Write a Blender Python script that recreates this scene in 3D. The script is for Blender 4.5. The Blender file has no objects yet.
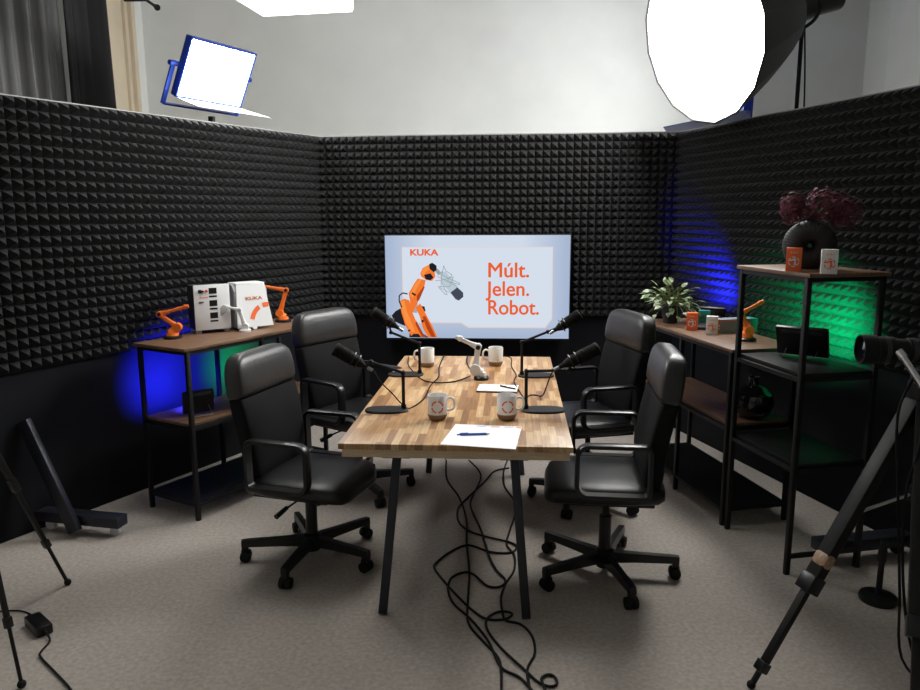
import bpy, bmesh, math, random
from mathutils import Matrix, Vector
random.seed(7)
PI = math.pi
R = math.radians
SC = bpy.context.scene
COL = SC.collection

# ------------------------------------------------------------------ mesh builder
class MB:
    def __init__(s):
        s.bm = bmesh.new()
    def box(s, c, d, rot=None, bev=0.0, seg=2):
        t = bmesh.new()
        bmesh.ops.create_cube(t, size=1.0)
        bmesh.ops.scale(t, vec=d, verts=t.verts)
        if bev:
            bmesh.ops.bevel(t, geom=t.edges[:], offset=bev, segments=seg, affect='EDGES', profile=0.5)
        M = Matrix.Translation(c) @ (rot.to_4x4() if rot is not None else Matrix.Identity(4))
        return s._add(t, M)
    def _add(s, t, M=None):
        if M is not None:
            t.transform(M)
        me = bpy.data.meshes.new('tmp')
        t.to_mesh(me); t.free()
        s.bm.from_mesh(me)
        bpy.data.meshes.remove(me)
        return s
    def cyl(s, a, b, r0, r1=None, n=16):
        r1 = r0 if r1 is None else r1
        a, b = Vector(a), Vector(b)
        d = b - a
        t = bmesh.new()
        bmesh.ops.create_cone(t, cap_ends=True, cap_tris=False, segments=n, radius1=r0, radius2=r1, depth=d.length)
        M = Matrix.Translation((a + b) / 2) @ d.to_track_quat('Z', 'Y').to_matrix().to_4x4()
        return s._add(t, M)
    def bar(s, a, b, w, h, bev=0.0, up=(0, 0, 1)):
        """a square bar between two points: w sideways, h along the up side"""
        a, b = Vector(a), Vector(b)
        z = (b - a).normalized()
        x = Vector(up).cross(z)
        if x.length < 1e-4:
            x = Vector((1, 0, 0)).cross(z)
        x.normalize(); y = z.cross(x)
        rot = Matrix((x, y, z)).transposed()
        return s.box((a + b) / 2, (w, h, (b - a).length), rot, bev)
    def sphere(s, c, r, sc=(1, 1, 1), u=20, v=12, rot=None):
        t = bmesh.new()
        bmesh.ops.create_uvsphere(t, u_segments=u, v_segments=v, radius=r)
        M = Matrix.Translation(c) @ (rot.to_4x4() if rot is not None else Matrix.Identity(4)) @ Matrix.Diagonal((*sc, 1))
        return s._add(t, M)
    def rings(s, rings, cap=True, closed=False):
        bm = s.bm
        vs = [[bm.verts.new(p) for p in r] for r in rings]
        n = len(vs[0])
        m = len(vs)
        for i in range(m if closed else m - 1):
            A, B = vs[i], vs[(i + 1) % m]
            for k in range(n):
                bm.faces.new((A[k], A[(k + 1) % n], B[(k + 1) % n], B[k]))
        if cap and not closed:
            bm.faces.new(vs[0][::-1]); bm.faces.new(vs[-1])
        return s
    def lathe(s, prof, n=32, c=(0, 0, 0), rib=None):
        rr = []
        for r, z in prof:
            rr.append([(c[0] + r * math.cos(2 * PI * k / n), c[1] + r * math.sin(2 * PI * k / n), c[2] + z) for k in range(n)])
        return s.rings(rr)
    def tube(s, pts, r, n=8, smooth=0, closed=False):
        P = [Vector(p) for p in pts]
        if smooth:
            Q = []
            N = len(P)
            for i in range(N if closed else N - 1):
                if closed:
                    p0, p1, p2, p3 = P[i - 1], P[i], P[(i + 1) % N], P[(i + 2) % N]
                else:
                    p0, p1, p2, p3 = P[max(i - 1, 0)], P[i], P[i + 1], P[min(i + 2, N - 1)]
                for k in range(smooth):
                    t = k / smooth
                    Q.append(0.5 * ((2 * p1) + (p2 - p0) * t + (2 * p0 - 5 * p1 + 4 * p2 - p3) * t * t + (3 * p1 - p0 - 3 * p2 + p3) * t ** 3))
            if not closed:
                Q.append(P[-1])
            P = Q
        N = len(P)
        rr = []
        prev = None
        for i in range(N):
            if closed:
                d = (P[(i + 1) % N] - P[i - 1])
            else:
                d = P[min(i + 1, N - 1)] - P[max(i - 1, 0)]
            if d.length < 1e-9:
                d = Vector((0, 0, 1))
            d.normalize()
            if prev is None:
                x = d.orthogonal().normalized()
            else:
                x = (prev - d * prev.dot(d))
                x = x.normalized() if x.length > 1e-6 else d.orthogonal().normalized()
            prev = x
            y = d.cross(x)
            rr.append([P[i] + r * (x * math.cos(2 * PI * k / n) + y * math.sin(2 * PI * k / n)) for k in range(n)])
        return s.rings(rr, True, closed)
    def prism(s, poly, depth, M=None):
        """2-D outline in XY extruded along +Z"""
        t = bmesh.new()
        lo = [t.verts.new((x, y, 0)) for x, y in poly]
        hi = [t.verts.new((x, y, depth)) for x, y in poly]
        n = len(poly)
        t.faces.new(lo[::-1]); t.faces.new(hi)
        for k in range(n):
            t.faces.new((lo[k], lo[(k + 1) % n], hi[(k + 1) % n], hi[k]))
        bmesh.ops.recalc_face_normals(t, faces=t.faces)
        return s._add(t, M)
    def build(s, name, mat, parent=None, angle=38, M=None):
        bmesh.ops.recalc_face_normals(s.bm, faces=s.bm.faces)
        if M is not None:
            s.bm.transform(M)
        me = bpy.data.meshes.new(name)
        s.bm.to_mesh(me); s.bm.free()
        return link_mesh(name, me, mat, parent, angle)

def link_mesh(name, me, mat, parent=None, angle=38):
    me.materials.clear()
    me.materials.append(mat)
    if angle:
        me.polygons.foreach_set('use_smooth', [True] * len(me.polygons))
        me.set_sharp_from_angle(angle=R(angle))
    o = bpy.data.objects.new(name, me)
    COL.objects.link(o)
    if parent is not None:
        o.parent = parent
    return o

def tag(o, label=None, cat=None, group=None, kind=None):
    if label: o['label'] = label
    if cat: o['category'] = cat
    if group: o['group'] = group
    if kind: o['kind'] = kind
    return o

def thing(name, label, cat, loc=(0, 0, 0), rz=0.0, group=None):
    o = bpy.data.objects.new(name, None)
    COL.objects.link(o)
    o.empty_display_size = 0.1
    o.location = loc
    o.rotation_euler = (0, 0, rz)
    return tag(o, label, cat, group)

def copy_tree(o, parent=None):
    c = o.copy(); COL.objects.link(c)
    if parent is not None: c.parent = parent
    for ch in [x for x in o.children]:
        copy_tree(ch, c)
    return c

def clone(src, label, loc, rz, group=None):
    c = copy_tree(src)
    c.location = loc; c.rotation_euler = (0, 0, rz)
    c['label'] = label
    if group: c['group'] = group
    return c

def sell(cx, ax, ay, a, b, n=3.0, N=28):
    """superellipse ring about cx spanned by axes ax, ay"""
    cx, ax, ay = Vector(cx), Vector(ax), Vector(ay)
    out = []
    for k in range(N):
        t = 2 * PI * k / N
        c, s_ = math.cos(t), math.sin(t)
        out.append(cx + ax * (a * math.copysign(abs(c) ** (2 / n), c)) + ay * (b * math.copysign(abs(s_) ** (2 / n), s_)))
    return out

# ------------------------------------------------------------------ materials
def mat(name, col, rough=0.5, metal=0.0, noise=0.0, nscale=20.0, bump=0.0, bscale=200.0, spec=0.5, emit=None, estr=0.0, coat=0.0, stretch=None):
    m = bpy.data.materials.new(name)
    m.use_nodes = True
    nt = m.node_tree
    b = nt.nodes['Principled BSDF']
    b.inputs['Base Color'].default_value = (*col, 1)
    b.inputs['Roughness'].default_value = rough
    b.inputs['Metallic'].default_value = metal
    b.inputs['Specular IOR Level'].default_value = spec
    b.inputs['Coat Weight'].default_value = coat
    if emit:
        b.inputs['Emission Color'].default_value = (*emit, 1)
        b.inputs['Emission Strength'].default_value = estr
    if noise or bump:
        tc = nt.nodes.new('ShaderNodeTexCoord')
        src = tc.outputs['Object']
        if stretch:
            mp = nt.nodes.new('ShaderNodeMapping')
            mp.inputs['Scale'].default_value = stretch
            nt.links.new(src, mp.inputs['Vector']); src = mp.outputs['Vector']
    if noise:
        nz = nt.nodes.new('ShaderNodeTexNoise')
        nz.inputs['Scale'].default_value = nscale
        nz.inputs['Detail'].default_value = 6
        nt.links.new(src, nz.inputs['Vector'])
        rp = nt.nodes.new('ShaderNodeValToRGB')
        rp.color_ramp.elements[0].position = 0.3
        rp.color_ramp.elements[1].position = 0.7
        rp.color_ramp.elements[0].color = (*[c * (1 - noise) for c in col], 1)
        rp.color_ramp.elements[1].color = (*[min(1, c * (1 + noise)) for c in col], 1)
        nt.links.new(nz.outputs['Fac'], rp.inputs['Fac'])
        nt.links.new(rp.outputs['Color'], b.inputs['Base Color'])
    if bump:
        n2 = nt.nodes.new('ShaderNodeTexNoise')
        n2.inputs['Scale'].default_value = bscale
        n2.inputs['Detail'].default_value = 4
        nt.links.new(src, n2.inputs['Vector'])
        bp = nt.nodes.new('ShaderNodeBump')
        bp.inputs['Strength'].default_value = bump
        bp.inputs['Distance'].default_value = 0.004
        nt.links.new(n2.outputs['Fac'], bp.inputs['Height'])
        nt.links.new(bp.outputs['Normal'], b.inputs['Normal'])
    return m

def emission(name, col, strength):
    m = bpy.data.materials.new(name)
    m.use_nodes = True
    nt = m.node_tree
    nt.nodes.clear()
    e = nt.nodes.new('ShaderNodeEmission')
    e.inputs['Color'].default_value = (*col, 1)
    e.inputs['Strength'].default_value = strength
    o = nt.nodes.new('ShaderNodeOutputMaterial')
    nt.links.new(e.outputs[0], o.inputs['Surface'])
    return m

def butcher(name):
    m = mat(name, (.4, .25, .13), 0.42)
    nt = m.node_tree; b = nt.nodes['Principled BSDF']
    tc = nt.nodes.new('ShaderNodeTexCoord')
    mp = nt.nodes.new('ShaderNodeMapping')
    mp.inputs['Rotation'].default_value = (0, 0, PI / 2)
    nt.links.new(tc.outputs['Object'], mp.inputs['Vector'])
    br = nt.nodes.new('ShaderNodeTexBrick')
    br.offset = 0.37; br.offset_frequency = 2
    br.squash = 1.25; br.squash_frequency = 3
    br.inputs['Color1'].default_value = (0, 0, 0, 1)
    br.inputs['Color2'].default_value = (1, 1, 1, 1)
    br.inputs['Mortar'].default_value = (.15, .15, .15, 1)
    br.inputs['Scale'].default_value = 1.0
    br.inputs['Mortar Size'].default_value = 0.0007
    br.inputs['Brick Width'].default_value = 0.21
    br.inputs['Row Height'].default_value = 0.034
    nt.links.new(mp.outputs['Vector'], br.inputs['Vector'])
    rp = nt.nodes.new('ShaderNodeValToRGB')
    els = rp.color_ramp.elements
    els[0].position = 0.0; els[0].color = (.23, .105, .04, 1)
    els[1].position = 1.0; els[1].color = (.66, .46, .25, 1)
    for p, c in ((.3, (.42, .225, .09, 1)), (.65, (.52, .31, .14, 1))):
        e = els.new(p); e.color = c
    nt.links.new(br.outputs['Color'], rp.inputs['Fac'])
    mp2 = nt.nodes.new('ShaderNodeMapping')
    mp2.inputs['Scale'].default_value = (60, 3.5, 20)
    nt.links.new(tc.outputs['Object'], mp2.inputs['Vector'])
    nz = nt.nodes.new('ShaderNodeTexNoise')
    nz.inputs['Scale'].default_value = 1.6; nz.inputs['Detail'].default_value = 7
    nt.links.new(mp2.outputs['Vector'], nz.inputs['Vector'])
    r2 = nt.nodes.new('ShaderNodeValToRGB')
    r2.color_ramp.elements[0].position = .3; r2.color_ramp.elements[0].color = (.68, .66, .64, 1)
    r2.color_ramp.elements[1].position = .7; r2.color_ramp.elements[1].color = (1.12, 1.12, 1.12, 1)
    nt.links.new(nz.outputs['Fac'], r2.inputs['Fac'])
    mx = nt.nodes.new('ShaderNodeMixRGB'); mx.blend_type = 'MULTIPLY'; mx.inputs[0].default_value = 1
    nt.links.new(rp.outputs['Color'], mx.inputs[1]); nt.links.new(r2.outputs['Color'], mx.inputs[2])
    nt.links.new(mx.outputs['Color'], b.inputs['Base Color'])
    return m

M = dict(
    back_cloth=mat('black_back_cloth', (.006, .006, .0065), .7, noise=.2, nscale=14, bump=.3, bscale=330, spec=.15),
    plaster=mat('white_plaster', (.74, .75, .73), .9, noise=.03, nscale=3, bump=.15, bscale=60),
    ceiling=mat('ceiling_paint', (.75, .75, .74), .9, noise=.02, nscale=2),
    floor=mat('grey_carpet', (.39, .35, .315), .95, noise=.16, nscale=55, bump=.6, bscale=420, spec=.15),
    foam=mat('charcoal_foam', (.020, .020, .021), .92, noise=.15, nscale=90, bump=.25, bscale=500, spec=.25),
    board=mat('black_board', (.006, .0065, .009), .7, noise=.15, nscale=6, spec=.15),
    edge=mat('board_edge', (.30, .30, .29), .8),
    beige=mat('beige_paint', (.60, .51, .38), .55, noise=.06, nscale=4),
    grey_cloth=mat('grey_satin_cloth', (.035, .035, .035), .5, noise=.15, nscale=9, stretch=(1, 1, .1)),
    black_cloth=mat('black_cloth', (.008, .008, .009), .85),
    black_metal=mat('black_powder_coat', (.006, .006, .0065), .5, spec=.3),
    navy_metal=mat('dark_navy_steel', (.018, .020, .030), .4, metal=.3),
    rack_wood=mat('dark_walnut_laminate', (.155, .085, .048), .5, noise=.35, nscale=6, stretch=(1.2, 14, 10)),
    mesh=mat('black_wire', (.006, .006, .006), .6),
    leather=mat('black_leather', (.008, .008, .009), .36, noise=.2, nscale=14, bump=.22, bscale=330, spec=.4),
    leather_head=mat('black_leather_headrest', (.018, .018, .019), .42, noise=.2, nscale=14, bump=.3, bscale=60, spec=.6),
    plastic=mat('black_plastic', (.006, .006, .0065), .34, spec=.42),
    rubber=mat('black_rubber', (.007, .007, .007), .7, spec=.2),
    steel=mat('steel', (.45, .45, .46), .3, metal=1),
    chrome=mat('chrome', (.7, .7, .72), .15, metal=1),
    butcher=butcher('butcher_block'),
    pine=mat('pale_plywood', (.56, .42, .27), .6, noise=.2, nscale=5, stretch=(2, 2, 40)),
    orange=mat('orange_plastic', (.85, .17, .015), .42, noise=.05, nscale=30),
    orange_card=mat('orange_card', (.80, .13, .02), .55),
    white=mat('white_plastic', (.72, .73, .74), .45),
    white_card=mat('white_card', (.72, .71, .69), .6),
    light_grey=mat('light_grey_plastic', (.45, .46, .47), .5),
    dark_grey=mat('dark_grey_plastic', (.02, .02, .022), .5),
    gloss_black=mat('glossy_black_ceramic', (.006, .006, .007), .06, coat=.5),
    matt_black=mat('matt_black_ceramic', (.016, .015, .017), .7),
    mug=mat('white_glazed_stoneware', (.86, .86, .85), .25),
    clay=mat('raw_brown_clay', (.29, .185, .105), .85, noise=.12, nscale=80),
    paper=mat('white_paper', (.88, .89, .91), .7),
    blue_pen=mat('blue_plastic', (.04, .13, .55), .3),
    blue_anod=mat('blue_anodised_metal', (.02, .06, .42), .35, metal=.3),
    print_blue=mat('blue_print', (.08, .25, .6), .7),
    leaf=mat('variegated_leaf', (.16, .24, .10), .45, noise=.75, nscale=38),
    petal=mat('dusky_pink_petal', (.115, .026, .042), .8, noise=.55, nscale=25),
    stem=mat('green_stem', (.10, .13, .03), .6),
    soil=mat('dark_soil', (.02, .015, .01), .9),
    teal=mat('teal_card', (.03, .28, .24), .5),
    grey_card=mat('grey_card', (.26, .27, .30), .5),
    red=mat('red_plastic', (.6, .03, .02), .4),
    softbox=mat('black_softbox_fabric', (.022, .022, .023), .6, noise=.1, nscale=8),
    tape=mat('crumpled_brown_tape', (.33, .2, .12), .5, noise=.3, nscale=60),
    lens=mat('lens_glass', (.01, .01, .02), .05, coat=1),
    lit_soft=emission('softbox_diffuser_glow', (1.0, .99, .96), 36.0),
    lit_led=emission('led_panel_glow', (.97, 1.0, .98), 50.0),
    lit_ceiling=emission('overhead_panel_glow', (1.0, .99, .95), 13.0),
    lit_wallwash=emission('wall_wash_glow', (1.0, 1.0, .98), 110.0),
)

# ------------------------------------------------------------------ the room
def struct(name, mb, m, parent=None, angle=38):
    o = mb.build(name, m, parent, angle)
    if parent is None: o['kind'] = 'structure'
    return o
X0, X1, Y0, Y1, ZC = -3.18, 4.13, -2.6, 7.9, 4.15
struct('floor', MB().box(((X0 + X1) / 2, (Y0 + Y1) / 2, -.05), (X1 - X0 + .4, Y1 - Y0 + .4, .1)), M['floor'])
struct('ceiling', MB().box(((X0 + X1) / 2, (Y0 + Y1) / 2, ZC + .05), (X1 - X0 + .4, Y1 - Y0 + .4, .1)), M['ceiling'])
struct('wall_far', MB().box(((X0 + X1) / 2, Y1 + .1, ZC / 2), (X1 - X0 + .4, .2, ZC)), M['plaster'])
struct('wall_near', MB().box(((X0 + X1) / 2, Y0 - .1, ZC / 2), (X1 - X0 + .4, .2, ZC)), M['plaster'])
struct('wall_west', MB().box((X0 - .1, (Y0 + Y1) / 2, ZC / 2), (.2, Y1 - Y0, ZC)), M['plaster'])
struct('wall_east', MB().box((X1 + .1, (Y0 + Y1) / 2, ZC / 2), (.2, Y1 - Y0, ZC)), M['plaster'])
# tall beige window casing on the west wall, mostly behind the curtains
wf = MB()
wf.box((X0 + .03, 7.18, 1.9), (.06, .64, 3.8), bev=.006)
wf.box((X0 + .05, 7.46, 1.9), (.10, .08, 3.8), bev=.01)
wf.box((X0 + .045, 7.30, 1.9), (.09, .025, 3.8), bev=.006)
wf.box((X0 + .04, 4.9, 1.9), (.08, .30, 3.8), bev=.008)
wf.box((X0 + .04, 6.1, 3.86), (.08, 2.2, .14), bev=.008)
struct('window_1', wf, M['beige'])
# added block on the east wall, shaped to imitate the softbox's shadow edge
struct('shadow_edge_1', MB().box((X1 - .05, 7.05, ZC / 2), (.10, .55, ZC), bev=.01), M['plaster'])

# booth walls: plan corners
TOPZ, FOAMZ = 2.325, 0.90
CL, CR = Vector((-1.12, 6.08)), Vector((1.705, 5.88))
dl = (Vector((-2.33, 3.92)) - CL).normalized()
dr = (Vector((2.255, 3.85)) - CR).normalized()
def foam_mesh(name, length, rows=24, seed=1):
    p = (TOPZ - FOAMZ) / rows
    cols = round(length / p)
    rnd = random.Random(seed)
    base, hgt = .016, .046
    V, Fc = [], []
    for j in range(rows + 1):
        for i in range(cols + 1):
            V.append((i * p, -base, FOAMZ + j * p))
    n0 = len(V)
    for j in range(rows):
        for i in range(cols):
            a = len(V)
            q = .10 * p
            cx, cz = (i + .5) * p + rnd.uniform(-.002, .002), FOAMZ + (j + .5) * p + rnd.uniform(-.002, .002) - .002
            h = base + hgt + rnd.uniform(-.003, .002)
            V += [(cx - q / 2, -h, cz - q / 2), (cx + q / 2, -h, cz - q / 2), (cx + q / 2, -h, cz + q / 2), (cx - q / 2, -h, cz + q / 2)]
            w = cols + 1
            b = [j * w + i, j * w + i + 1, (j + 1) * w + i + 1, (j + 1) * w + i]
            for k in range(4):
                Fc.append((b[k], b[(k + 1) % 4], a + (k + 1) % 4, a + k))
            Fc.append((a, a + 1, a + 2, a + 3))
    a = len(V)
    L = cols * p
    V += [(0, 0, FOAMZ), (L, 0, FOAMZ), (L, 0, TOPZ), (0, 0, TOPZ), (0, -base, FOAMZ), (L, -base, FOAMZ), (L, -base, TOPZ), (0, -base, TOPZ)]
    for k in range(4):
        Fc.append((a + k, a + (k + 1) % 4, a + 4 + (k + 1) % 4, a + 4 + k))
    me = bpy.data.meshes.new(name)
    me.from_pydata(V, [], Fc)
    bm = bmesh.new(); bm.from_mesh(me)
    bmesh.ops.recalc_face_normals(bm, faces=bm.faces)
    bm.to_mesh(me); bm.free()
    return me, L
def booth(name, org, d, length, seed, ext=0.0):
    """board + foam; local x along the wall, -y towards the inside of the booth"""
    ang = math.atan2(d.y, d.x)
    me, L = foam_mesh('acoustic_foam', length, seed=seed)
    b = MB().box((L / 2, .02, TOPZ / 2), (L + ext, .04, TOPZ)).build(name, M['board'])
    b['kind'] = 'structure'
    b.location = (org.x, org.y, 0); b.rotation_euler = (0, 0, ang)
    tr = MB().box((L / 2, .02, TOPZ + .004), (L + ext, .05, .008)).build('top_edge', M['edge'], b)
    f = link_mesh('acoustic_foam', me, M['foam'], b, angle=0)
    f['label'] = 'charcoal pyramid acoustic foam'
    return b
LEN_SIDE = 3.6
booth('wall_back', CL, (CR - CL).normalized(), (CR - CL).length, 3)
# left wall: local x must run so that -y faces the booth inside
oL = CL + dl * LEN_SIDE
booth('wall_left', oL, -dl, LEN_SIDE, 4, .0)
booth('wall_right', CR, dr, LEN_SIDE, 5, .0)

# ------------------------------------------------------------------ curtains and rod
def curtain(name, y0, y1, amp, wl, m, label, x=-2.92, seed=1):
    rnd = random.Random(seed)
    n = int((y1 - y0) / .018)
    ph = rnd.uniform(0, 6)
    mb = MB()
    rr = []
    for z, sp in ((3.62, 1.0), (2.8, 1.0), (1.8, 1.0), (.9, 1.0), (.06, 1.0)):
        ring_f, ring_b = [], []
        for i in range(n + 1):
            t = i / n
            y = y0 + (y1 - y0) * t
            yy = y + (.05 * (3.5 - z) / 3.5 if t > .96 else 0)
            off = amp * (math.sin(2 * PI * y / wl + ph) + .45 * math.sin(2 * PI * y / wl * 2.3 + 1.7 * ph + .3 * z)) * (0.8 + .2 * (3.5 - z) / 3.5)
            ring_f.append((x + off, yy, z)); ring_b.append((x + off - .006, yy, z))
        rr.append(ring_f + ring_b[::-1])
    mb.rings(rr)
    return tag(mb.build(name, m, angle=60), label, 'curtain', 'curtains on the rod by the window')
curtain('curtain', 3.9, 5.74, .045, .26, M['grey_cloth'], 'dark grey satin curtain in soft folds at the far left', seed=2)
curtain('curtain', 5.76, 6.42, .05, .21, M['black_cloth'], 'black curtain hanging between the grey one and the beige window frame', x=-2.90, seed=5)
rod = thing('curtain_rod', 'black curtain rod with a ball finial above the window', 'curtain rod', (-2.90, 0, 3.69))
MB().cyl((0, 3.9, 0), (0, 7.53, 0), .014).build('rod', M['black_metal'], rod)
MB().cyl((0, 7.53, 0), (0, 7.56, 0), .018).sphere((0, 7.59, 0), .03).build('finial', M['black_metal'], rod)
for y in (4.0, 7.3):
    MB().bar((0, y, -.01), (-.28, y, -.01), .02, .02).build('bracket', M['black_metal'], rod)

# ------------------------------------------------------------------ television
TVc = Vector((.137, 5.86, 1.143)); TVa = math.atan2(5.80 - 5.90, .87 + .592)
tv = thing('television', 'large flat television showing a podcast title, mounted on the foam wall', 'television', (TVc.x, TVc.y, 0), TVa)
TW, TH, TZ = 1.458, .818, 1.143
MB().box((0, .03, TZ - .004), (TW + .016, .045, TH + .026), bev=.004).build('casing', M['black_metal'], tv)
MB().box((0, .095, TZ), (.5, .09, .4), bev=.006).build('wall_bracket', M['black_metal'], tv)
def screen_mat():
    m = bpy.data.materials.new('lit_screen'); m.use_nodes = True
    nt = m.node_tree; nt.nodes.clear()
    tc = nt.nodes.new('ShaderNodeTexCoord'); sx = nt.nodes.new('ShaderNodeSeparateXYZ')
    nt.links.new(tc.outputs['Object'], sx.inputs[0])
    ab = nt.nodes.new('ShaderNodeMath'); ab.operation = 'ABSOLUTE'; nt.links.new(sx.outputs['X'], ab.inputs[0])
    mr = nt.nodes.new('ShaderNodeMapRange'); mr.inputs['From Min'].default_value = .35; mr.inputs['From Max'].default_value = .75
    zz = nt.nodes.new('ShaderNodeMath'); zz.operation = 'MULTIPLY_ADD'; zz.inputs[1].default_value = -1.0; zz.inputs[2].default_value = TZ + .32
    nt.links.new(sx.outputs['Z'], zz.inputs[0])
    mxx = nt.nodes.new('ShaderNodeMath'); mxx.operation = 'MAXIMUM'
    nt.links.new(ab.outputs[0], mxx.inputs[0]); nt.links.new(zz.outputs[0], mxx.inputs[1])
    nt.links.new(mxx.outputs[0], mr.inputs['Value'])
    rp = nt.nodes.new('ShaderNodeValToRGB')
    rp.color_ramp.elements[0].color = (.66, .74, .86, 1); rp.color_ramp.elements[1].color = (.38, .47, .65, 1)
    nt.links.new(mr.outputs[0], rp.inputs['Fac'])
    e = nt.nodes.new('ShaderNodeEmission'); e.inputs['Strength'].default_value = .95
    nt.links.new(rp.outputs['Color'], e.inputs['Color'])
    o = nt.nodes.new('ShaderNodeOutputMaterial'); nt.links.new(e.outputs[0], o.inputs['Surface'])
    return m
SCR = {k: emission('screen_' + k, c, .95) for k, c in dict(
    card=(.70, .77, .88), rim=(.80, .66, .62), orange=(.86, .125, .03), orange2=(.93, .20, .03), dark_orange=(.45, .06, .01),
    black=(.015, .015, .02), grey=(.30, .36, .40), dark=(.06, .07, .10), pale=(.52, .62, .68)).items()}
MB().box((0, 0, TZ), (TW, .004, TH)).build('screen', screen_mat(), tv, angle=0)
# every drawing on the screen is laid out in fractions of its width (u) and height (v, from the top)
def uv(u, v): return ((u - .5) * TW, TZ + (.5 - v) * TH)
def flat(name, polys, m, lift, parent=tv, join=True):
    if not join:
        for pl in polys:
            flat(name, [pl], m, lift, parent)
        return
    mb = MB()
    for pl in polys:
        mb.prism([uv(*p) for p in pl], .0006, Matrix.Translation((0, -.002 - lift, 0)) @ Matrix.Rotation(PI / 2, 4, 'X'))
    return mb.build(name, m, parent, angle=0)
def stroke(pts, w):
    out = []
    for (a, b) in zip(pts[:-1], pts[1:]):
        ax, az = uv(*a); bx, bz = uv(*b)
        d = Vector((bx - ax, bz - az)); n = Vector((-d.y, d.x)).normalized() * w / 2
        f = lambda x, z: (x / TW + .5, .5 - (z - TZ) / TH)
        out.append([f(ax + n.x, az + n.y), f(bx + n.x, bz + n.y), f(bx - n.x, bz - n.y), f(ax - n.x, az - n.y)])
    return out
card = [(.095, .115), (.905, .115), (.905, .80), (.87, .885), (.455, .885), (.415, .84), (.095, .84)]
rim = [(.0915, .110), (.9085, .110), (.91, .805), (.874, .897), (.452, .897), (.412, .852), (.09, .852)]
flat('card_outline', [rim], SCR['rim'], .0004)
flat('card', [card], SCR['card'], .0012)
def text_mesh(s, size, sx=1.0, bold=0.0, ext=.0004, align='LEFT', heavy=0.0):
    c = bpy.data.curves.new('t', 'FONT')
    c.body = s; c.size = size; c.offset = bold; c.extrude = ext; c.align_x = align
    c.space_line = 1.0
    o = bpy.data.objects.new('t', c); COL.objects.link(o)
    bpy.context.view_layer.update()
    dg = bpy.context.evaluated_depsgraph_get()
    me = bpy.data.meshes.new_from_object(o.evaluated_get(dg))
    bpy.data.objects.remove(o); bpy.data.curves.remove(c)
    me.transform(Matrix.Diagonal((sx, 1, 1, 1)))
    if heavy:
        bm = bmesh.new()
        for dx, dy in ((-heavy, 0), (heavy, 0), (0, heavy * .7), (0, -heavy * .7)):
            m2 = me.copy(); m2.transform(Matrix.Translation((dx, dy, 0))); bm.from_mesh(m2); bpy.data.meshes.remove(m2)
        bm.to_mesh(me); bm.free()
    return me
def text(name, s, size, Mx, m, parent, sx=1.0, bold=0.0, align='LEFT', width=None, heavy=0.0):
    me = text_mesh(s, size, 1.0, bold, align=align, heavy=heavy)
    if width:
        xs = [v.co.x for v in me.vertices]
        me.transform(Matrix.Diagonal((width / (max(xs) - min(xs)), 1, 1, 1)))
    else:
        me.transform(Matrix.Diagonal((sx, 1, 1, 1)))
    me.transform(Mx)
    return link_mesh(name, me, m, parent, angle=0)
UPR = Matrix.Rotation(PI / 2, 4, 'X')
def on_screen(u, v):
    x, z = uv(u, v)
    return Matrix.Translation((x, -.0042, z)) @ UPR
text('logo_text', 'KUKA', .068, on_screen(.135, .19), SCR['orange'], tv, bold=.0025, width=.226)
text('title_text', 'Múlt.', .165, on_screen(.555, .40), SCR['orange'], tv, heavy=.0028, width=.322)
text('title_text', 'Jelen.', .165, on_screen(.555, .580), SCR['orange'], tv, heavy=.0028, width=.345)
text('title_text', 'Robot.', .165, on_screen(.555, .762), SCR['orange'], tv, heavy=.0028, width=.402)
# picture of a robot arm holding a microphone; (px, py) measured on a 690-wide crop of the screen
def pv(*pts): return [((x / 690 * 90 + 385 - 384.5) / 187.0, (y / 690 * 90 + 255 - 236) / 102.0) for x, y in pts]
SCR['light_orange'] = emission('screen_light_orange', (1.0, .30, .06), .95)
SCR['silver'] = emission('screen_silver', (.42, .40, .42), .95)
flat('robot_picture', [pv((38, 462), (70, 428), (108, 408), (140, 440), (150, 545), (112, 532), (55, 505)),
                       pv((255, 385), (300, 392), (308, 428), (262, 446)),
                       pv((178, 585), (262, 585), (330, 632), (176, 632))], SCR['black'], .0018, join=False)
flat('robot_picture', [pv((196, 330), (248, 345), (240, 442), (196, 438))], SCR['silver'], .0020)
flat('robot_picture', [pv((104, 352), (140, 332), (180, 345), (204, 440), (246, 540), (304, 628), (196, 630), (146, 540), (116, 440)),
                       pv((176, 292), (224, 212), (250, 178), (312, 190), (300, 244), (262, 312), (250, 352), (206, 442), (186, 420), (186, 345)),
                       pv((270, 140), (288, 100), (335, 76), (380, 108), (388, 165), (362, 196), (318, 190), (280, 165)),
                       pv((228, 400), (266, 368), (316, 462), (362, 546), (400, 630), (326, 630), (284, 560), (262, 470))], SCR['orange2'], .0024, join=False)
flat('robot_picture', [pv((112, 360), (140, 342), (160, 430), (206, 540), (222, 590), (196, 590), (150, 520), (122, 430)),
                       pv((186, 300), (228, 220), (262, 182), (280, 188), (236, 262), (206, 330)),
                       pv((276, 138), (292, 104), (330, 84), (346, 104), (312, 128), (300, 156))], SCR['light_orange'], .0029, join=False)
flat('robot_picture', [pv((240, 310), (296, 236), (304, 244), (258, 345), (240, 352)),
                       pv((232, 500), (262, 556), (300, 626), (276, 626), (226, 530)),
                       pv((282, 470), (306, 466), (352, 556), (386, 628), (352, 628), (318, 566))], SCR['dark_orange'], .0031, join=False)
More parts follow.
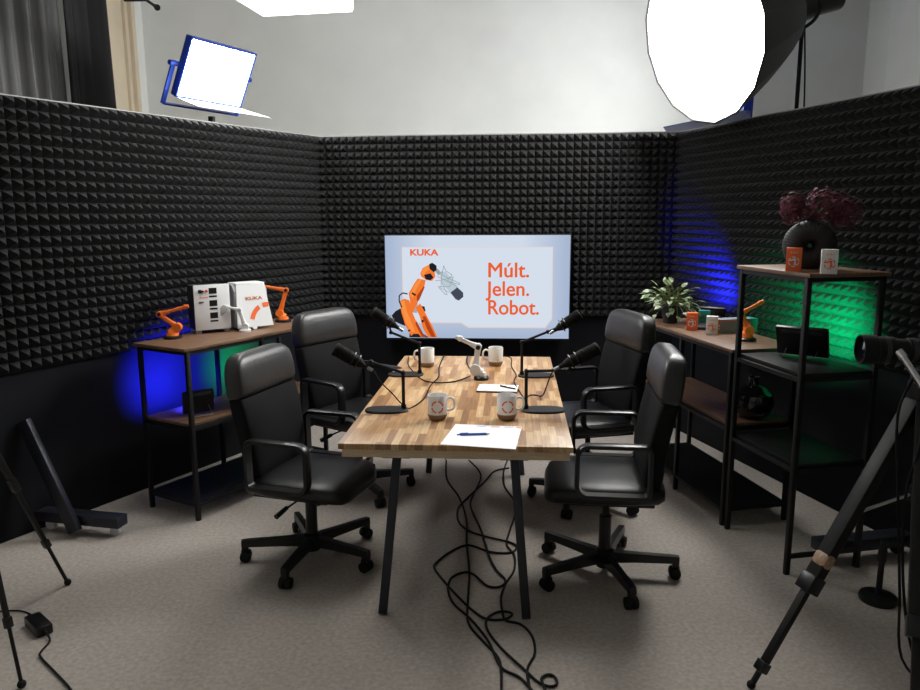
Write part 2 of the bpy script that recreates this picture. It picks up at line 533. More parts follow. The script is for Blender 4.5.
flat('robot_picture', [pv((340, 70), (365, 58), (398, 80), (400, 112), (375, 130), (345, 105)),
                       pv((300, 150), (350, 138), (374, 170), (348, 192), (312, 184)),
                       pv((165, 575), (185, 570), (187, 578), (168, 590)), pv((275, 495), (292, 495), (292, 515), (275, 515)),
                       pv((190, 622), (210, 604), (250, 604), (268, 628), (200, 632)),
                       pv((205, 282), (236, 300), (228, 312), (200, 296))], SCR['black'], .0034, join=False)
flat('robot_picture', stroke(pv((120, 400), (100, 350), (102, 308), (130, 288), (168, 296)), .010), SCR['black'], .0036)
flat('microphone_picture', [pv((420, 130), (470, 125), (560, 240), (510, 290), (440, 215))], SCR['pale'], .0018)
flat('microphone_picture', [pv((505, 285), (560, 245), (605, 285), (606, 318), (570, 346), (545, 335))], SCR['dark'], .0024)
flat('microphone_picture', stroke(pv((395, 112), (425, 145)), .03) + stroke(pv((455, 80), (440, 150), (580, 215), (575, 225), (480, 195), (520, 150), (470, 120), (455, 80)), .005)
     + stroke(pv((388, 195), (430, 190), (480, 300), (465, 300), (410, 240), (500, 240), (530, 165), (440, 190)), .005) + stroke(pv((400, 160), (560, 240), (540, 262)), .004) + stroke(pv((440, 120), (430, 250), (500, 285)), .004), SCR['grey'], .0024)

# ------------------------------------------------------------------ table
TBR = R(-4.1)
tb = thing('table', 'long butcher block meeting table on splayed dark steel legs', 'table', (.045, 4.02, 0), TBR)
MB().box((0, 0, .737), (1.005, 2.0, .026), bev=.002).build('tabletop', M['butcher'], tb)
MB().box((0, 0, .706), (.978, 1.985, .038), bev=.002).build('underlayer', M['pine'], tb)
for sx in (-1, 1):
    for ty, fy in ((-.94, -1.07), (.60, .72)):
        lg = MB()
        lg.bar((sx * .255, ty, .685), (sx * .312, fy, .004), .038, .022, bev=.002, up=(0, 1, 0))
        lg.box((sx * .255, ty, .684), (.12, .08, .006))
        lg.build('leg', M['navy_metal'], tb)
for y in (-.90, .60):
    MB().bar((-.25, y, .678), (.25, y, .678), .03, .012).build('cross_rail', M['navy_metal'], tb)

# ------------------------------------------------------------------ office chairs
def make_chair(label, base_rot, dz):
    U = Matrix.Translation((0, 0, dz))
    t = thing('office_chair', label, 'chair', group='office chairs round the table')
    MB().lathe([(.0, .045), (.040, .045), (.046, .07), (.044, .125), (.030, .135), (.029, .30), (.0, .30)], 24).build('base_hub', M['plastic'], t)
    MB().cyl((0, 0, .29), (0, 0, .43 + dz), .016).build('gas_lift', M['black_metal'], t)
    for k in range(5):
        A = Matrix.Rotation(base_rot + k * 2 * PI / 5, 4, 'Z')
        lm = MB()
        lm.rings([[(x, y, z) for (y, z) in ((-w, zc - h), (w, zc - h), (w * .8, zc + h), (-w * .8, zc + h))] for x, w, zc, h in
                  ((.03, .024, .095, .026), (.15, .020, .096, .021), (.32, .018, .096, .017), (.350, .017, .095, .016))])
        lm.box((.334, 0, .072), (.032, .032, .045), bev=.003)
        leg = lm.build('base_leg', M['plastic'], t, M=A)
        cm = MB()
        for sy in (-1, 1):
            cm.cyl((.332, sy * .006, .029), (.332, sy * .027, .029), .029, .027, n=20)
        cm.box((.330, 0, .046), (.05, .018, .03), bev=.006)
        cm.build('caster', M['rubber'], leg, M=A)
    m = MB().box((0, 0, .437), (.20, .16, .035), bev=.008).box((-.16, 0, .435), (.22, .06, .014), bev=.004)
    m.build('tilt_mechanism', M['plastic'], t, M=U)
    MB().tube([(.03, -.07, .435), (.02, -.18, .43), (.0, -.235, .415)], .005, smooth=4).cyl((.0, -.225, .418), (-.012, -.30, .40), .011, .013, n=10).build('height_lever', M['plastic'], t, M=U)
    # seat cushion
    rr = []
    for x, hw, ht, zc in ((-.245, .17, .020, .505), (-.240, .21, .040, .503), (-.21, .238, .050, .502), (-.10, .250, .052, .498), (.05, .252, .053, .498),
                          (.17, .248, .054, .498), (.235, .232, .052, .490), (.270, .205, .044, .478), (.288, .165, .028, .468), (.292, .12, .012, .464)):
        rr.append(sell((x, 0, zc), (0, 1, 0), (0, 0, 1), hw, ht, 3.6))
    MB().rings(rr).build('seat', M['leather'], t, angle=60, M=U)
    MB().box((.0, 0, .449), (.40, .40, .016), bev=.006).build('seat_pan', M['plastic'], t, M=U)
    # back cushions
    b0, b1 = Vector((-.190, 0, .55)), Vector((-.268, 0, 1.135))
    up = (b1 - b0).normalized(); nr = Vector((up.z, 0, -up.x))
    H = (b1 - b0).length
    def back(rows):
        q = []
        for v, hw, ht, fwd in rows:
            q.append(sell(b0 + up * v * H + nr * fwd, (0, 1, 0), nr, hw, ht, 7.5, 52))
        return MB().rings(q)
    back([(-.06, .13, .010, .0), (-.05, .18, .028, .0), (-.02, .212, .040, .004), (.08, .230, .045, .012), (.25, .240, .046, .016), (.42, .246, .046, .012),
          (.58, .248, .045, .004), (.642, .246, .042, .0), (.652, .240, .028, -.006)]).build('backrest', M['back_cloth'], t, angle=60, M=U)
    back([(.646, .238, .028, -.006), (.655, .246, .044, .0), (.69, .249, .052, .003), (.78, .247, .054, .004), (.86, .241, .052, .004), (.915, .230, .050, .003),
          (.955, .212, .046, .0), (.982, .186, .038, -.003), (.996, .15, .022, -.005), (1.0, .12, .008, -.006)]).build('headrest', M['leather_head'], t, angle=60, M=U)
    MB().bar((-.20, 0, .43), (-.247, 0, .47), .06, .014).bar((-.245, 0, .465), (-.280, 0, .80), .06, .012, up=(1, 0, 0)).build('back_bracket', M['plastic'], t, M=U)
    for sy in (-1, 1):
        y = sy * .278
        pts = []
        xa, xb, za, zb, rc = -.165, .150, .520, .750, .05
        for cx, cz, a0 in ((xb - rc, zb - rc, 0), (xa + rc * .6, zb - rc * .6, 90), (xa + rc * .6, za + rc * .6, 180), (xb - rc, za + rc, 270)):
            r_ = rc if cx > 0 else rc * .6
            for k in range(6):
                a = R(a0 + 90 * k / 5)
                pts.append((cx + r_ * math.cos(a), cz + r_ * math.sin(a)))
        rr = []
        n = len(pts)
        for i, (px, pz) in enumerate(pts):
            qx, qz = pts[(i + 1) % n]; ox, oz = pts[i - 1]
            d = Vector((qx - ox, qz - oz)).normalized()
            nx, nz = d.y, -d.x
            w = .024; h = .010
            rr.append([(px + nx * a, y + b, pz + nz * a) for a, b in ((-h, -w), (-h, w), (h * .6, w), (h, w * .6), (h, -w * .6), (h * .6, -w))])
        am = MB().rings(rr, closed=True)
        am.build('armrest', M['plastic'], t, angle=35, M=U)
    return t
def place(t, loc, rz):
    t.location = loc; t.rotation_euler = (0, 0, rz)
# every chair has its own swivel of the star base
for label, loc, rz, base, dz in (
        ('black leather swivel chair at the table, front left, in front of the low rack', (-.755, 3.53, 0), R(-18), R(43), -.065),
        ('black leather swivel chair at the far left of the table, turned towards the camera', (-.645, 4.46, 0), R(-35), R(12), .0),
        ('black leather swivel chair at the table, front right, seen from the side', (.690, 3.335, 0), R(173), R(-8), -.02),
        ('black leather swivel chair at the far right of the table beside the low rack', (.765, 4.28, 0), R(193), R(25), .01)):
    place(make_chair(label, base - rz, dz), loc, rz)

# ------------------------------------------------------------------ racks
def rack(label, loc, rz, L, D, height, levels, posts, group):
    """front edge on local y=0, depth D (signed); levels: (z, kind)"""
    t = thing('storage_rack', label, 'rack', loc, rz, group)
    q = .024
    for x in posts:
        for y in (0, D):
            MB().box((x, y, height / 2 - .006), (q, q, height - .012), bev=.002).cyl((x, y, 0), (x, y, .012), .014, n=10).build('upright', M['black_metal'], t)
    for z, kind in levels:
        zt = z - .030
        rl = MB()
        for y in (0, D) if kind != 'none' else ():
            rl.box((L / 2, y, zt), (L, q * .8, q * .8))
        for x in posts if kind != 'none' else posts[:1]:
            rl.box((x, D / 2, zt), (q * .8, abs(D), q * .8))
        rl.build('rail', M['black_metal'], t)
        ov = .018 if z >= height - .01 else -.012
        if kind == 'wood':
            MB().box((L / 2, D / 2, z - .009), (L + 2 * ov, abs(D) + 2 * ov, .018), bev=.0015).build('shelf', M['rack_wood'], t)
        elif kind == 'black':
            MB().box((L / 2, D / 2, z - .009), (L + 2 * ov, abs(D) + 2 * ov, .018), bev=.0015).build('shelf', M['black_metal'], t)
        elif kind == 'mesh':
            w = MB()
            n = int(L / .015)
            for i in range(1, n):
                w.box((i * L / n, D / 2, z - .012), (.0065, abs(D), .004))
            n = int(abs(D) / .015)
            for i in range(1, n):
                w.box((L / 2, i * D / n, z - .016), (L, .0065, .004))
            w.build('shelf', M['mesh'], t, angle=0)['label'] = 'black wire mesh shelf'
    return t
LA = math.atan2(.865, .507)
RA = math.atan2(.983, -.186)
lowL = rack('low three tier rack with dark wood shelves by the left foam wall', (-1.507, 3.985, 0), LA, 1.14, .40, 1.0,
            ((1.0, 'wood'), (.565, 'wood'), (.12, 'mesh')), (.012, .57, 1.128), 'wood and black metal racks')
lowR = rack('low three tier rack with dark wood shelves by the right foam wall', (1.461, 3.885, 0), RA, 1.14, -.38, 1.0,
            ((1.0, 'wood'), (.585, 'wood'), (.12, 'mesh')), (.012, .57, 1.128), 'wood and black metal racks')
tall = rack('tall narrow rack with wooden top and black lower shelves, nearest on the right', (1.570, 3.31, 0), RA, .555, -.38, 1.448,
            ((1.448, 'wood'), (.985, 'black'), (.55, 'black'), (.12, 'none')), (.012, .543), 'wood and black metal racks')

# ------------------------------------------------------------------ small robots
def robot(name, label, loc, rz, m, S, E_, W, hand=None, joint=None, s=1.0, base_r=.05, group='desk robot arm models'):
    joint = joint or m
    t = thing(name, label, 'robot model', loc, rz, group)
    MB().lathe([(0, 0), (base_r, 0), (base_r, .012 * s), (base_r * .85, .018 * s), (0, .018 * s)], 20).build('foot_plate', M['plastic'] if joint is not M['light_grey'] else m, t)
    V3 = lambda p: Vector((p[0], 0, p[1]))
    S, E_, W = V3(S), V3(E_), V3(W)
    cm = MB().cyl((0, 0, .016 * s), (0, 0, .035 * s), base_r * .7, base_r * .62)
    cm.cyl((0, 0, .03 * s), S + Vector((0, 0, .0)), base_r * .6, .022 * s, n=14)
    cm.cyl(S + Vector((0, -.026 * s, 0)), S + Vector((0, .026 * s, 0)), .026 * s)
    cm.build('turning_column', m, t)
    def link(nm, a, b, r0, r1):
        d = (b - a).normalized()
        n = Vector((-d.z, 0, d.x))
        rr = []
        for f, k in ((0, r0), (.18, r0 * .95), (.5, r1 * .92), (.85, r1), (1, r1)):
            c = a.lerp(b, f)
            rr.append(sell(c, (0, 1, 0), n, k * .72, k, 3, 16))
        mb = MB().rings(rr)
        mb.cyl(a + Vector((0, -r0, 0)), a + Vector((0, r0, 0)), r0 * 1.12).cyl(b + Vector((0, -r1 * 1.1, 0)), b + Vector((0, r1 * 1.1, 0)), r1 * 1.15)
        l = mb.build(nm, m, t)
        cap = MB().cyl(a + Vector((0, -r0 * 1.22, 0)), a + Vector((0, r0 * 1.22, 0)), r0 * .7, n=14)
        cap.build('joint_cap', M['plastic'] if joint is not M['light_grey'] else joint, l)
    link('lower_arm', S, E_, .0185 * s, .0145 * s)
    link('upper_arm', E_, W, .0155 * s, .0105 * s)
    d = (W - E_).normalized()
    MB().cyl(W, W + d * .022 * s, .012 * s, .010 * s).sphere(W, .0135 * s).build('wrist', m, t)
    if hand:
        hv = V3(hand)
        MB().bar(W, hv, .05 * s, .028 * s, bev=.006 * s, up=(0, 1, 0)).build('gripper', M['light_grey'], t)
    return t
ZT = 1.0
robot('robot_arm_model', 'small orange robot arm nearest on the left rack, beside the grey control cabinet', (-1.705, 4.335, ZT), R(8), M['orange'], (.030, .065), (-.065, .145), (.080, .185), base_r=.055)
robot('robot_arm_model', 'small orange robot arm at the far end of the left rack behind the white box', (-1.205, 5.0, ZT), R(5), M['orange'], (-.02, .06), (.028, .215), (-.125, .245), base_r=.055)
robot('robot_arm_model', 'small white robot arm with a grey gripper in front of the white control box', (-1.345, 4.585, ZT), R(10), M['white'], (.0, .03), (-.03, .135), (-.105, .158), hand=(-.165, .105), joint=M['light_grey'], s=.85, base_r=.036)
robot('robot_arm_model', 'small orange robot arm on the low right rack beside the grey box', (1.632, 4.16, ZT), R(-6), M['orange'], (.012, .06), (-.035, .155), (.065, .215), base_r=.055)
robot('robot_arm_model', 'white robot arm with dark joints standing in the middle of the table', (.125, 4.29, .75), R(-4), M['white'], (-.035, .062), (-.018, .195), (-.125, .245), s=1.25, base_r=.045)

# ------------------------------------------------------------------ control cabinets on the left rack
FA = math.atan2(4.643 - 4.490, -1.466 + 1.609)   # runs along the shelf
cab = thing('control_cabinet_model', 'tall white cabinet model with black vents beside the near orange robot', 'model cabinet', (-1.615, 4.475, ZT), FA - R(14))
CW, CH, CD = .212, .272, .17
MB().box((CW / 2, CD / 2, CH / 2 + .02), (CW, CD, CH), bev=.004).build('body', M['dark_grey'], cab)
MB().box((CW / 2, -.004, CH / 2 + .025), (CW + .004, .012, CH + .006), bev=.003).build('door', M['white'], cab)
for x in (.02, CW - .02):
    MB().box((x, .02, .010), (.03, .03, .02)).box((x, CD - .03, .010), (.03, .03, .02)).build('foot', M['light_grey'], cab)
for k in range(3):
    MB().box((.112, -.0105, .262 - k * .076), (.047, .003, .036)).build('vent', M['rubber'], cab)
    MB().box((.112, -.0105, .228 - k * .076), (.047, .003, .010)).build('vent', M['rubber'], cab)
MB().cyl((.035, -.009, .262), (.035, -.022, .262), .011).build('switch', M['rubber'], cab)
MB().cyl((.052, -.009, .262), (.052, -.018, .262), .006).build('switch', M['rubber'], cab)
MB().cyl((.072, -.009, .262), (.072, -.020, .262), .008).build('button', M['red'], cab)
MB().box((.055, -.0105, .222), (.05, .001, .005)).build('print', M['orange_card'], cab)
MB().box((.04, -.012, .195), (.03, .008, .007), bev=.002).build('handle', M['dark_grey'], cab)

wb = thing('control_box_model', 'white sloping box with orange lettering and an orange arc, on the left rack', 'model cabinet', (-1.415, 4.625, ZT), FA - R(6))
BW, BH, BD = .222, .285, .15
sd = MB()
sd.prism([(0, .015), (0, BH - .04), (.035, BH), (BD, BH), (BD, .015)], BW, Matrix.Rotation(PI / 2, 4, 'Z') @ Matrix.Rotation(PI / 2, 4, 'X'))
sd.build('body', M['light_grey'], wb, M=Matrix.Translation((0, 0, 0)))
# slanted white front panel: top leans back
def slope(x, z, off=0.0):
    return (x, -.045 + .16 * z - off, z)
fp = MB()
o1 = [(-.010, .018), (BW * .40, .018), (BW * .43, .002), (BW * .52, .002), (BW * .55, .018), (BW + .012, .018), (BW - .02, BH + .0), (.012, BH + .0)]
fp.rings([[slope(x, z, .008) for x, z in o1], [slope(x, z, .0) for x, z in o1]])
fp.build('front_panel', M['white'], wb, angle=0)
MB().box((BW / 2, .06, BH + .004), (BW - .03, .13, .012), bev=.004).build('lid', M['white'], wb)
SL = Matrix.Translation((0, 0, 0)) @ Matrix(((1, 0, 0, 0), (0, .16, -1, -.0545), (0, 1, 0, 0), (0, 0, 0, 1)))
text('lettering', 'KUKA', .028, SL @ Matrix.Translation((.062, .188, 0)), mat('dull_orange_print', (.5, .14, .05), .6), wb, bold=.001, width=.115)
ar = MB()
def arc(a0, a1, r0, r1, cx, cz, n=10):
    o = [(cx + r1 * math.cos(R(a0 + (a1 - a0) * k / n)), cz + r1 * math.sin(R(a0 + (a1 - a0) * k / n))) for k in range(n + 1)]
    i = [(cx + r0 * math.cos(R(a0 + (a1 - a0) * k / n)), cz + r0 * math.sin(R(a0 + (a1 - a0) * k / n))) for k in range(n + 1)]
    return o + i[::-1]
for a0, a1 in ((168, 118), (104, 82)):
    ar.prism(arc(a0, a1, .093, .122, .200, .045), .0008, SL)
ar.build('arc_emblem', M['orange_card'], wb, angle=0)

# ------------------------------------------------------------------ small cartons with the arm emblem
def carton(name, label, loc, rz, base, ink, mark, group='small printed cartons'):
    t = thing(name, label, 'box', loc, rz, group)
    w, d, h = .066, .05, .108
    MB().box((0, d / 2, h / 2), (w, d, h), bev=.001).build('carton', base, t)
    F2 = Matrix.Translation((0, -.0012, 0)) @ UPR
    rg = MB()
    for k in range(6):
        rg.prism(arc(k * 60 + 8, k * 60 + 52, .0195, .0235, 0, .045, 6), .0008, F2)
    rg.build('ring_emblem', ink, t, angle=0)
    am = MB()
    am.prism([(.001, .030), (.013, .030), (.012, .036), (.009, .038), (.010, .055), (.004, .062), (-.012, .054), (-.022, .056), (-.022, .050), (-.011, .048), (.002, .053), (.003, .038), (.0, .036)], .0012, F2)
    am.build('arm_emblem', mark, t, angle=0)
    text('print', 'KUKA', .011, F2 @ Matrix.Translation((-.016, .083, 0)), ink, t, width=.032)
    return t
carton('carton', 'orange carton with a white ring emblem on the tall rack before the vase', (1.545, 3.435, 1.448), R(-24), M['orange_card'], M['white_card'], M['white_card'])
carton('carton', 'white carton with an orange emblem on the tall rack beside the vase', (1.632, 3.275, 1.448), R(-22), M['white_card'], M['orange_card'], M['orange_card'])
carton('carton', 'orange carton with a white ring emblem on the low rack beside the plant', (1.437, 4.535, ZT), R(-20), M['orange_card'], M['white_card'], M['white_card'])
carton('carton', 'white carton with an orange emblem on the low rack before the grey box', (1.503, 4.365, ZT), R(-22), M['white_card'], M['orange_card'], M['orange_card'])
gb = thing('gift_box', 'long grey carton with orange end and green side on the low right rack', 'box', (1.665, 4.42, ZT), R(12))
MB().box((0, .04, .042), (.21, .08, .084), bev=.001).build('carton', M['grey_card'], gb)
MB().box((-.110, .04, .042), (.010, .081, .085), bev=.001).build('end_flap', M['orange_card'], gb)
MB().box((.125, .04, .042), (.045, .081, .085), bev=.001).build('end_flap', M['teal'], gb)
MB().box((0, -.0008, .074), (.20, .001, .004)).build('print', M['orange_card'], gb)
MB().box((-.110, -.001, .048), (.008, .001, .012)).box((-.110, -.001, .03), (.008, .001, .008)).build('print', M['white_card'], gb)
tbx = MB().box((1.60, 4.80, ZT + .045), (.07, .05, .09), Matrix.Rotation(R(-10), 3, 'Z'), bev=.002).build('carton', M['teal'])
tag(tbx, 'small teal carton half hidden behind the white carton on the low rack', 'box', 'small printed cartons')
bk = thing('notebook', 'dark notebook lying flat behind the two cartons on the low rack', 'book', (1.575, 4.62, ZT), R(70))
MB().box((0, 0, .009), (.20, .14, .018), bev=.002).build('cover', M['dark_grey'], bk)
MB().box((0, -.0715, .009), (.196, .002, .012)).build('page_edges', M['paper'], bk)

# ------------------------------------------------------------------ potted plant
pl = thing('potted_plant', 'leafy plant with green and white leaves in a black pot on the low right rack', 'plant', (1.395, 4.86, ZT), 0)
MB().lathe([(0, 0), (.045, 0), (.062, .115), (.064, .12), (.055, .12), (.05, .10), (0, .10)], 24).build('pot', M['matt_black'], pl)
MB().lathe([(0, .098), (.052, .101), (0, .106)], 20).build('soil', M['soil'], pl)
lf, stm = MB(), MB()
rnd = random.Random(11)
def leaf(mb, c, d, L, W, nrm):
    d = d.normalized(); s_ = d.cross(nrm).normalized(); n = s_.cross(d).normalized()
    prof = ((0, .05), (.2, .75), (.45, 1.0), (.7, .75), (.9, .3), (1, .02))
    rows = []
    for f, w in prof:
        p = c + d * L * f - n * (.25 * L * f * f)
        rows.append((p + s_ * W * w + n * W * w * .25, p, p - s_ * W * w + n * W * w * .25))
    vs = [[mb.bm.verts.new(q) for q in r_] for r_ in rows]
    for a, b in zip(vs[:-1], vs[1:]):
        mb.bm.faces.new((a[0], a[1], b[1], b[0])); mb.bm.faces.new((a[1], a[2], b[2], b[1]))
for k in range(85):
    az = rnd.uniform(0, 2 * PI); el = rnd.uniform(-.45, .95)
    r_ = rnd.uniform(.08, .175)
    root = Vector((rnd.uniform(-.03, .03), rnd.uniform(-.03, .03), .10))
    dirv = Vector((math.cos(az) * math.cos(el), math.sin(az) * math.cos(el), math.sin(el)))
    tip = Vector((0, 0, .13)) + dirv * r_ * 1.0
    if math.hypot(tip.x, tip.y) < .07: tip.z = max(tip.z, .14)
    mid = (root + tip) / 2 + Vector((0, 0, .03))
    stm.tube([root, mid, tip], .0016, 5, smooth=4)
    out = (dirv + Vector((0, 0, rnd.uniform(-.5, .2)))).normalized()
    leaf(lf, tip, out, rnd.uniform(.05, .075), rnd.uniform(.013, .02), Vector((rnd.uniform(-.4, .4), rnd.uniform(-.6, .1), 1)))
def leaf_mat():
    m = mat('variegated_leaves', (.2, .3, .1), .42)
    nt = m.node_tree; b = nt.nodes['Principled BSDF']
    tc = nt.nodes.new('ShaderNodeTexCoord'); nz = nt.nodes.new('ShaderNodeTexNoise'); nz.inputs['Scale'].default_value = 42
    nt.links.new(tc.outputs['Object'], nz.inputs['Vector'])
    rp = nt.nodes.new('ShaderNodeValToRGB')
    rp.color_ramp.elements[0].position = .42; rp.color_ramp.elements[0].color = (.05, .10, .025, 1)
    rp.color_ramp.elements[1].position = .60; rp.color_ramp.elements[1].color = (.30, .36, .21, 1)
    nt.links.new(nz.outputs['Fac'], rp.inputs['Fac']); nt.links.new(rp.outputs['Color'], b.inputs['Base Color'])
    return m
lf.build('foliage', leaf_mat(), pl, angle=60)
stm.build('stems', M['stem'], pl)

# ------------------------------------------------------------------ donut vase and dried flowers on the tall rack
vz = thing('ring_vase', 'matt black ribbed ring-shaped vase on the tall rack top', 'vase', (1.690, 3.60, 1.448), R(-18))
rr = []
Rm, rm = .065, .054
NA, NB = 96, 24
for i in range(NA):
    a = 2 * PI * i / NA
    k = rm * (1 + (.035 if i % 2 else 0))
    ring = []
    for j in range(NB):
        b = 2 * PI * j / NB
        q = Rm + k * math.cos(b)
        z = .112 + q * math.sin(a) * 1.0
        ring.append((q * math.cos(a) * 1.02, k * 1.15 * math.sin(b), max(z, .0)))
    rr.append(ring)
MB().rings(rr, closed=True).build('body', M['matt_black'], vz, angle=30)
MB().lathe([(.020, .0), (.026, .0), (.022, .02), (.026, .035), (.022, .035), (.017, .02)], 20, c=(.0, 0, .222)).build('neck', M['matt_black'], vz)
def flower(label, top, r, sc, seed):
    t = thing('dried_hydrangea', label, 'flower', (1.690, 3.60, 1.448), R(-18), 'dried hydrangeas in the ring vase')
    MB().tube([(0, 0, .225), (top[0] * .3, top[1] * .3, .25), (top[0], top[1], top[2])], .003, 6, smooth=6).build('stem', M['stem'], t)
    rnd = random.Random(seed)
    hb = MB()
    c0 = Vector(top)
    for k in range(260):
        u = rnd.uniform(-1, 1); a = rnd.uniform(0, 2 * PI)
        d = Vector((math.sqrt(1 - u * u) * math.cos(a), math.sqrt(1 - u * u) * math.sin(a), u))
        p = c0 + Vector((d.x * sc[0], d.y * sc[1], d.z * sc[2])) * r * rnd.uniform(.62, 1.08) * (1 + .12 * math.sin(3 * a + seed) * math.sqrt(1 - u * u))
        x = d.orthogonal().normalized(); x = Matrix.Rotation(rnd.uniform(0, 6), 3, d) @ x; y = d.cross(x)
        for q in range(4):
            ang = q * PI / 2
            e = x * math.cos(ang) + y * math.sin(ang); f = -x * math.sin(ang) + y * math.cos(ang)
            s_ = rnd.uniform(.007, .014)
            vs = [hb.bm.verts.new(p), hb.bm.verts.new(p + e * s_ * .7 + f * s_ * .5 + d * .002), hb.bm.verts.new(p + e * s_ * 1.25 + d * rnd.uniform(-.003, .006)), hb.bm.verts.new(p + e * s_ * .7 - f * s_ * .5 + d * .002)]
            hb.bm.faces.new(vs)
    hb.build('flower_head', M['petal'], t, angle=0)
    return t
flower('dusky pink dried hydrangea head at the left of the ring vase', (-.090, -.02, .288), .068, (.95, .8, 1.1), 1)
flower('biggest dusky pink dried hydrangea head, standing highest above the ring vase', (.055, .0, .300), .100, (1.0, .75, .9), 2)
flower('dusky pink dried hydrangea head drooping at the right of the ring vase', (.145, .02, .265), .080, (1.0, .8, .95), 3)
MB().lathe([(0, 0), (.05, 0), (.095, .03), (.115, .085), (.105, .14), (.06, .18), (.028, .19), (.026, .215), (.034, .235), (.026, .235), (.018, .21), (.0, .20)], 40, c=(0, 0, 0)).build('round_vase', M['gloss_black'])
o = bpy.data.objects['round_vase']; o.location = (1.635, 4.02, .585)
tag(o, 'glossy black round vase on the middle shelf of the low right rack', 'vase')

# ------------------------------------------------------------------ coloured light panels
def colour_panel(label, loc, rz, col, energy, tilt=R(12), w=.20, h=.13, lit=None, spread=R(95), ltilt=None):
    """local +y is the direction the panel shines"""
    t = thing('colour_light_panel', label, 'light', loc, rz, 'coloured light panels')
    A = Matrix.Translation((0, 0, .012)) @ Matrix.Rotation(tilt, 4, 'X')
    MB().box((0, 0, h / 2), (w, .028, h), bev=.006).build('housing', M['plastic'], t, M=A)
    MB().box((0, -.0155, h - .022), (w * .8, .004, .018), bev=.001).build('control_strip', M['dark_grey'], t, M=A)
    MB().box((0, .0150, h / 2), (w * .92, .003, h * .88)).build('diffuser', lit, t, M=A)
    MB().tube([(-w * .3, -.01, .05), (-w * .3, -.085, -.008 + .014), (w * .3, -.085, -.008 + .014), (w * .3, -.01, .05)], .003, 6).build('kickstand', M['steel'], t)
    l = bpy.data.lights.new('colour_glow', 'AREA')
    l.shape = 'RECTANGLE'; l.size = w * .85; l.size_y = h * .8; l.energy = energy; l.color = col; l.spread = spread
    lo = bpy.data.objects.new('colour_glow', l); COL.objects.link(lo); lo.parent = t
    lo.matrix_local = (A if ltilt is None else Matrix.Translation((0, .03, 0)) @ Matrix.Rotation(ltilt, 4, 'X')) @ Matrix.Translation((0, .019, h / 2)) @ Matrix.Rotation(PI / 2, 4, 'X')
    return t
BLUE, GREEN = (.015, .02, 1.0), (.0, 1.0, .30)
e_blue = emission('blue_led', BLUE, 3.0); e_green = emission('green_led', GREEN, 1.5)
colour_panel('light panel on the left rack middle shelf glowing blue on the wall', (-1.545, 4.235, .565), R(128) - PI / 2, BLUE, 30, tilt=R(4), w=.18, h=.13, spread=R(75), lit=e_blue)
colour_panel('light panel at the far end of the left rack glowing green on the wall', (-1.30, 4.93, .565), R(139) - PI / 2, GREEN, 6, tilt=R(4), spread=R(85), lit=e_green)
colour_panel('light panel on the tall rack black shelf glowing green on the foam', (1.765, 3.74, .985), R(-40), GREEN, 12, tilt=R(22), ltilt=R(3), spread=R(72), w=.25, h=.16, lit=e_green)
colour_panel('light panel lying behind the cartons on the low rack glowing blue upwards', (1.70, 4.93, ZT), R(-27), BLUE, 11, tilt=R(28), spread=R(62), w=.17, h=.10, lit=e_blue)

# ------------------------------------------------------------------ mugs
def mug(label, loc, rz, logo=True):
    t = thing('mug', label, 'mug', loc, rz, 'white mugs with raw clay bases')
    MB().lathe([(.0, .030), (.0475, .028), (.048, .034), (.047, .118), (.0462, .120), (.0445, .118), (.0445, .03), (.042, .012), (0, .010)], 36).build('body', M['mug'], t)
    MB().lathe([(0, 0), (.035, 0), (.041, .006), (.0465, .022), (.0478, .030), (.044, .031), (0, .031)], 36).build('clay_base', M['clay'], t)
    MB().tube([(.044, 0, .098), (.062, 0, .104), (.078, 0, .095), (.083, 0, .073), (.078, 0, .052), (.062, 0, .043), (.044, 0, .047)], .0065, 10, smooth=5).build('handle', M['mug'], t)
    MB().lathe([(0, .10), (.044, .10)], 24).build('coffee', M['soil'], t) if False else None
    if logo:
        mb = MB()
        for k in range(4):
            a0, a1 = k * 90 + 8, k * 90 + 82
            n = 8
            for i in range(n):
                q = []
                for (aa, rr_) in ((a0 + (a1 - a0) * i / n, .0235), (a0 + (a1 - a0) * (i + 1) / n, .0235), (a0 + (a1 - a0) * (i + 1) / n, .0305), (a0 + (a1 - a0) * i / n, .0305)):
                    sx, sz = rr_ * math.cos(R(aa)), rr_ * math.sin(R(aa))
                    phi = -PI / 2 + sx / .048
                    q.append((phi, .070 + sz))
                inn = [(.0470 * math.cos(p), .0470 * math.sin(p), z) for p, z in q]
                out = [(.0482 * math.cos(p), .0482 * math.sin(p), z) for p, z in q]
                mb.rings([inn, out])
        o = mb.build('ring_emblem', M['orange_card'], t, angle=0)
        o.rotation_euler = (0, 0, -rz * .75)
    return t
mug('white mug with an orange ring, front left on the table', (-.110, 3.435, .75), R(8))
mug('white mug with an orange ring, front right on the table above the paper', (.222, 3.43, .75), R(12))
mug('plain white mug at the far left of the table behind a microphone stand', (-.213, 4.68, .75), R(180), logo=False)
mug('plain white mug at the far right of the table behind the white robot arm', (.230, 4.70, .75), R(182), logo=False)

